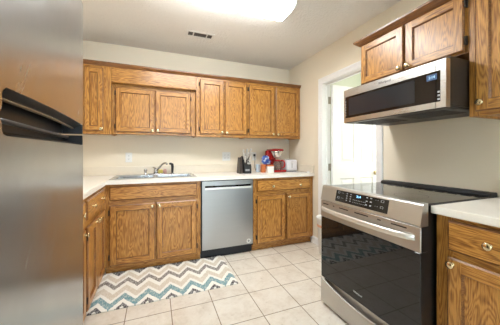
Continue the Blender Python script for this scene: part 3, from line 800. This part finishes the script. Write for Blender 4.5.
# ================================================================== WALL PLATES
def plate(label, x, z, wd, gangs, plug=False):
    t = thing('wall_outlet', label, 'outlet', (x, YB, z-.06))
    m = MB(); m.box(x-wd/2, x+wd/2, YB-.006, YB-.0005, z-.059, z+.059, .003, 2); m.build('cover_plate', WHITE, t)
    for g in range(gangs):
        cx = x+(g-(gangs-1)/2)*.046
        m = MB(); m.mat(0)
        for dz in (-.020, .020):
            m.mat(0).box(cx-.0165, cx+.0165, YB-.0085, YB-.0055, z+dz-.014, z+dz+.014, .003)
            m.mat(1)
            for dx in (-.006, .006): m.box(cx+dx-.0012, cx+dx+.0012, YB-.0088, YB-.0080, z+dz-.003, z+dz+.006)
            m.lathe((cx, YB-.0080, z+dz-.008), (0, -1, 0), [(0, .0025), (.0008, .0025)], 8)
        m.build('receptacle', [WHITE, DGREY], t)
    return t
plate('white wall outlet left of the faucet above the sink', -.304, 1.124, .072, 1)
plate('double width white wall outlet left of the knife block', .918, 1.130, .118, 2)
plate('white wall outlet behind the knives with a black plug', 1.335, 1.128, .072, 1)

# ================================================================== COUNTER OBJECTS
ZCT = .9145
def knife_block():
    t = thing('knife_block', 'black slanted knife block on the counter above the dishwasher', 'knife block', (1.06, 2.95, ZCT))
    m = MB(); x0, x1 = 1.03, 1.135
    # slanted block: profile in (y,z), leaning back
    m.prism([(2.875, ZCT), (3.03, ZCT), (3.085, ZCT+.20), (3.005, ZCT+.225), (2.875, ZCT+.095)], 0, 1.047, 1.138)
    b = m.build('block', plain('black_block', (.018, .019, .021, 1), .38), t)
    bm_ = b.modifiers.new('b', 'BEVEL'); bm_.width = .004; bm_.segments = 2
    m = MB(); m.loft([[(.988, 2.90, ZCT), (1.030, 2.90, ZCT), (1.030, 3.03, ZCT), (.988, 3.03, ZCT)], [(1.014, 2.985, ZCT+.205), (1.045, 2.985, ZCT+.205), (1.045, 3.06, ZCT+.205), (1.014, 3.06, ZCT+.205)]]); m.build('side_slab', DWOOD, t)
    m = MB(); m.box(1.055, 1.11, 2.8738, 2.8748, ZCT+.035, ZCT+.058); m.build('nameplate', GREY, t)
    # knives stand in slots on the sloped top
    d = Vector((0, -.40, .92)).normalized()
    def knife(x, y, z, L, label, rot, handle=STEEL_X):
        k = thing('kitchen_knife', label, 'knife', (x, y, z), 'knives in the black block')
        dd = (d+Vector((rot, 0, 0))).normalized(); p = Vector((x, y, z))
        m = MB(); m.tube([p-dd*.0+dd*.001, p+dd*.014], .0075, 8); m.build('bolster', CHROME, k)
        m = MB(); s = [p+dd*.0145, p+dd*(L*.35), p+dd*(L*.7), p+dd*L*.93, p+dd*L]; m.tube(s, [.010, .0125, .0115, .0135, .008], 10); m.build('handle', handle, k)
    SLV = steel('knife_steel', (.78, .77, .75), .3, axis=2)
    i = 0
    for r in range(3):
        for c in range(3):
            y = 2.905+r*.036; z = ZCT+.095+(y-2.875)*1.0+.006
            if r == 0 and c > 0: continue
            knife(1.064+c*.028, y, z, (.10, .105, .115)[r]+.008*c, 'silver handled knife standing in the black knife block', (c-.6)*.22+random.uniform(-.05, .05), SLV); i += 1
    k = thing('kitchen_scissors', 'kitchen scissors with looped silver handles in the knife block', 'scissors', (1.10, 2.89, ZCT+.104))
    m = MB()
    for dx, a in ((-.013, .2), (.015, -.2)):
        c = Vector((1.103+dx, 2.872, ZCT+.150)); pts = [c+Vector((.013*math.cos(2*PI*q/16), -.006*math.sin(2*PI*q/16), .020*math.sin(2*PI*q/16))) for q in range(17)]
        m.tube(pts, .0042, 8)
    m.tube([(1.095, 2.885, ZCT+.118), (1.093, 2.874, ZCT+.134)], .004, 8); m.tube([(1.110, 2.885, ZCT+.118), (1.114, 2.874, ZCT+.134)], .004, 8)
    m.build('handle', SLV, k)
knife_block()
# black plug and cord of the coffee maker
m = MB()
m.box(1.322, 1.348, YB-.040, YB-.0092, 1.128, 1.164, .006, 2)
m.tube([(1.335, YB-.036, 1.130), (1.333, YB-.045, 1.08), (1.328, YB-.05, 1.03), (1.325, YB-.06, .97), (1.335, YB-.075, .930), (1.37, YB-.09, .9195), (1.42, YB-.10, .9190), (1.47, YB-.10, .9190)], .0035, 8)
solo(m, 'power_cord', BLACK, 'black power cord running from wall plug to red coffee maker', 'cord', (1.4, YB-.07, ZCT))

def coffee_maker():
    t = thing('coffee_maker', 'red drip coffee maker with steel filter basket on the corner counter', 'coffee maker', (1.56, 3.03, ZCT))
    cx, cy = 1.565, 2.985
    def rbox(x0, x1, y0, y1, z0, z1, name, mat, b=.012):
        m = MB(); m.box(x0, x1, y0, y1, z0, z1, b, 3); return m.build(name, mat, t)
    rbox(1.475, 1.665, 2.90, 3.15, ZCT, ZCT+.032, 'base', RED)
    m = MB(); m.lathe((cx, cy, ZCT+.0322), (0, 0, 1), [(0, .062), (.003, .062), (.004, .058)], 24); m.build('hot_plate', DGREY, t)
    rbox(1.455, 1.60, 3.085, 3.16, ZCT+.033, ZCT+.300, 'water_tank', RED, .02)
    m = MB(); m.lathe((cx, cy+.01, ZCT+.290), (0, 0, 1), [(0, .086), (.006, .092), (.018, .092), (.026, .084), (.030, .05), (.031, .001)], 28); m.box(1.47, 1.62, 3.0, 3.14, ZCT+.292, ZCT+.316, .008, 2); m.build('lid', RED, t)
    m = MB(); m.lathe((cx, cy+.01, ZCT+.196), (0, 0, 1), [(0, .042), (.008, .050), (.05, .070), (.086, .083), (.094, .083)], 28); m.build('filter_basket', steel('basket_steel', (.80, .78, .75), .22, axis=2), t)
    m = MB(); m.box(1.50, 1.58, 3.06, 3.10, ZCT+.17, ZCT+.292, .008, 2); m.build('support_arm', RED, t)
    c = thing('coffee_carafe', 'glass coffee carafe with red handle on the coffee maker plate', 'carafe', (cx, cy, ZCT+.0365))
    z = ZCT+.0365
    m = MB(); m.lathe((cx, cy, z), (0, 0, 1), [(0, .052), (.006, .060), (.045, .064), (.085, .054), (.110, .042), (.122, .041)], 26, caps=False); m.lathe((cx, cy, z), (0, 0, 1), [(.0, .0518), (.001, .001)], 26, caps=False); m.build('jug', COFFEEGLASS, c)
    m = MB(); m.lathe((cx, cy, z+.112), (0, 0, 1), [(0, .0440), (.012, .0440), (.014, .040)], 26); m.lathe((cx, cy, z+.126), (0, 0, 1), [(0, .040), (.008, .034), (.012, .01), (.0125, .001)], 22); m.build('lid', RED, c)
    m = MB(); hx, hy = .80, -.6
    pr = [(.044, .117), (.070, .124), (.095, .112), (.105, .080), (.098, .045), (.080, .022), (.064, .018)]
    m.tube([(cx+hx*r, cy+hy*r, z+h) for r, h in pr], [.010, .012, .013, .013, .012, .010, .008], 10); m.build('handle', RED, c)
coffee_maker()
def toaster():
    t = thing('toaster', 'white two slot toaster in the corner beside the coffee maker', 'toaster', (1.785, 3.07, ZCT))
    m = MB(); m.box(1.695, 1.882, 2.965, 3.225, ZCT+.012, ZCT+.168, .024, 4); m.build('shell', plain('white_enamel', (.80, .79, .83, 1), .22), t)
    m = MB(); m.box(1.705, 1.872, 2.975, 3.215, ZCT, ZCT+.0125, .003); m.build('base', GREY, t)
    m = MB()
    for x in (1.752, 1.812): m.box(x, x+.024, 3.01, 3.18, ZCT+.1678, ZCT+.1695)
    m.build('slot', BLACK, t)
    m = MB(); m.box(1.784, 1.794, 2.9635, 2.966, ZCT+.05, ZCT+.14); m.build('lever_slot', GREY, t)
    m = MB(); m.box(1.774, 1.804, 2.948, 2.9625, ZCT+.118, ZCT+.130, .004, 2); m.build('lever', WHITE, t)
    m = MB(); m.tube([(1.700, 2.962, ZCT+.03), (1.690, 2.945, ZCT+.012), (1.684, 2.92, ZCT+.0045), (1.71, 2.885, ZCT+.0045), (1.78, 2.87, ZCT+.0045), (1.86, 2.80, ZCT+.0045), (1.888, 2.74, ZCT+.0045)], .0038, 8); m.build('cord', GREY, t)
    m = MB(); m.box(1.878, 1.902, 2.705, 2.738, ZCT+.0005, ZCT+.020, .004, 2); m.build('plug', WHITE, t)
toaster()
m = MB()
m.mat(0).box(1.326, 1.376, 2.955, 3.02, ZCT, ZCT+.110, .002); 
solo(m, 'snack_carton', [ORANGE], 'orange carton standing upright left of the white and orange box', 'box', (1.348, 2.975, ZCT))
t = thing('snack_box', 'small white box with orange top before the red coffee maker', 'box', (1.432, 2.93, ZCT))
m = MB(); m.box(1.384, 1.474, 2.905, 2.955, ZCT, ZCT+.084, .002); m.build('carton', WHITE, t)
m = MB(); m.box(1.3835, 1.4745, 2.9045, 2.9555, ZCT+.0842, ZCT+.102, .002); m.build('band', ORANGE, t)
def bag():
    m = MB(); rings = []; cx, cy, z0 = 1.405, 2.985, ZCT+.1105
    # crumpled pillow bag resting on the two boxes
    for i in range(11):
        v = i/10; wd = .056*(math.sin(PI*min(1, .16+v*.84))**.5)+.004; th = .026*math.sin(PI*(.1+.8*v))
        ring = []
        for k in range(20):
            a = 2*PI*k/20; n = 1+.16*math.sin(5*a+i*1.9)+.10*math.sin(9*a-i*2.7)
            ring.append((cx+wd*math.cos(a)*n-.02*v, cy+th*math.sin(a)*n+.02*v, z0+.118*v+.012*math.sin(3*a+i)*(0 < i < 10)*(v > .15)))
        rings.append(ring)
    m.loft(rings, smooth=False)
    return m
bg_m = bag()
b = solo(bg_m, 'snack_bag', BLUEBAG, 'crumpled shiny blue bag on top of the orange carton', 'bag', (1.405, 2.985, ZCT+.1105))
m = MB(); m.lathe((1.318, 3.09, ZCT), (0, 0, 1), [(0, .024), (.004, .027), (.10, .033), (.105, .033), (.103, .030), (.006, .024)], 20); solo(m, 'plastic_cup', PALEBLUE, 'pale blue cup tucked behind the orange carton', 'cup', (1.318, 3.09, ZCT))

# ================================================================== FLOOR OBJECTS
m = MB(); m.box(-.484, .690, 2.063, 2.698, .0005, .011, .004, 2)
o = m.build('kitchen_rug', RUG); tag(o, 'chevron striped rug in ivory, teal and charcoal on the tile floor', 'rug')
def bin_():
    t = thing('waste_bin', 'small white bin with an orange band beside the doorway', 'bin', (1.846, 2.29, 0))
    m = MB(); m.lathe((1.846, 2.29, .0005), (0, 0, 1), [(0, .080), (.006, .086), (.41, .112), (.418, .118), (.432, .118), (.434, .112), (.41, .108), (.012, .082)], 28, caps=False); m.lathe((1.846, 2.29, .008), (0, 0, 1), [(0, .0815), (.0005, .001)], 28, caps=False)
    m.build('bucket', WHITE, t)
    m = MB(); m.lathe((1.846, 2.29, .325), (0, 0, 1), [(0, .1082), (.028, .1100)], 28, caps=False); m.build('band', plain('orange_band', (.80, .42, .26, 1), .5), t)
bin_()

# ================================================================== CEILING
def ceiling_light():
    t = thing('ceiling_light', 'long bright white fluorescent ceiling light with rounded diffuser', 'ceiling light', (.49, 1.86, ZC))
    x0, x1, yc, hw = -.12, 1.070, 1.862, .145
    m = MB(); m.box(x0, x1, yc-hw, yc+hw, ZC-.040, ZC-.0005, .003); m.build('housing', TRIMW, t)
    prof = [(-hw+.002, ZC-.0405), (-hw+.006, ZC-.058), (-hw+.03, ZC-.076), (-hw+.065, ZC-.084), (hw-.065, ZC-.084), (hw-.03, ZC-.076), (hw-.006, ZC-.058), (hw-.002, ZC-.0405)]
    m = MB(); m.loft([[(x, yc+y, z) for y, z in prof] for x in (x0, x1)], smooth=False); m.build('diffuser', DIFFUSER, t)
    pe = [(-hw, ZC-.039), (-hw+.003, ZC-.060), (-hw+.03, ZC-.079), (-hw+.065, ZC-.087), (hw-.065, ZC-.087), (hw-.03, ZC-.079), (hw-.003, ZC-.060), (hw, ZC-.039), (hw, ZC-.001), (-hw, ZC-.001)]
    for xa, xb in ((x0-.014, x0-.0005), (x1+.0005, x1+.014)):
        m = MB(); m.loft([[(x, yc+y, z) for y, z in pe] for x in (xa, xb)]); m.build('end_cap', WHITE, t)
ceiling_light()
def vent():
    t = thing('ceiling_vent', 'white air vent with three dark grilles in the ceiling', 'vent', (.447, 2.665, ZC))
    x0, x1, y0, y1 = .297, .603, 2.600, 2.732
    cells = [(.322, .372), (.384, .516), (.528, .578)]; cy0, cy1 = y0+.026, y1-.026
    m = MB(); xs = [x0]+[v for c in cells for v in c]+[x1]
    m.box(x0, x1, y0, cy0, ZC-.005, ZC-.0005, .001); m.box(x0, x1, cy1, y1, ZC-.005, ZC-.0005, .001)
    for i in range(0, len(xs), 2): m.box(xs[i], xs[i+1], cy0, cy1, ZC-.005, ZC-.0005)
    m.build('frame', WHITE, t)
    for a, b in cells:
        m = MB(); m.box(a, b, cy0, cy1, ZC-.0012, ZC-.0006); m.build('grille_back', DGREY, t)
        m = MB(); n = max(4, int((b-a)/.011))
        for k in range(n):
            x = a+(b-a)*(k+.5)/n; m.box(x-.0012, x+.0012, cy0, cy1, ZC-.0045, ZC-.0015)
        m.build('grille', plain('grille_grey', (.20, .19, .18, 1), .5), t)
vent()
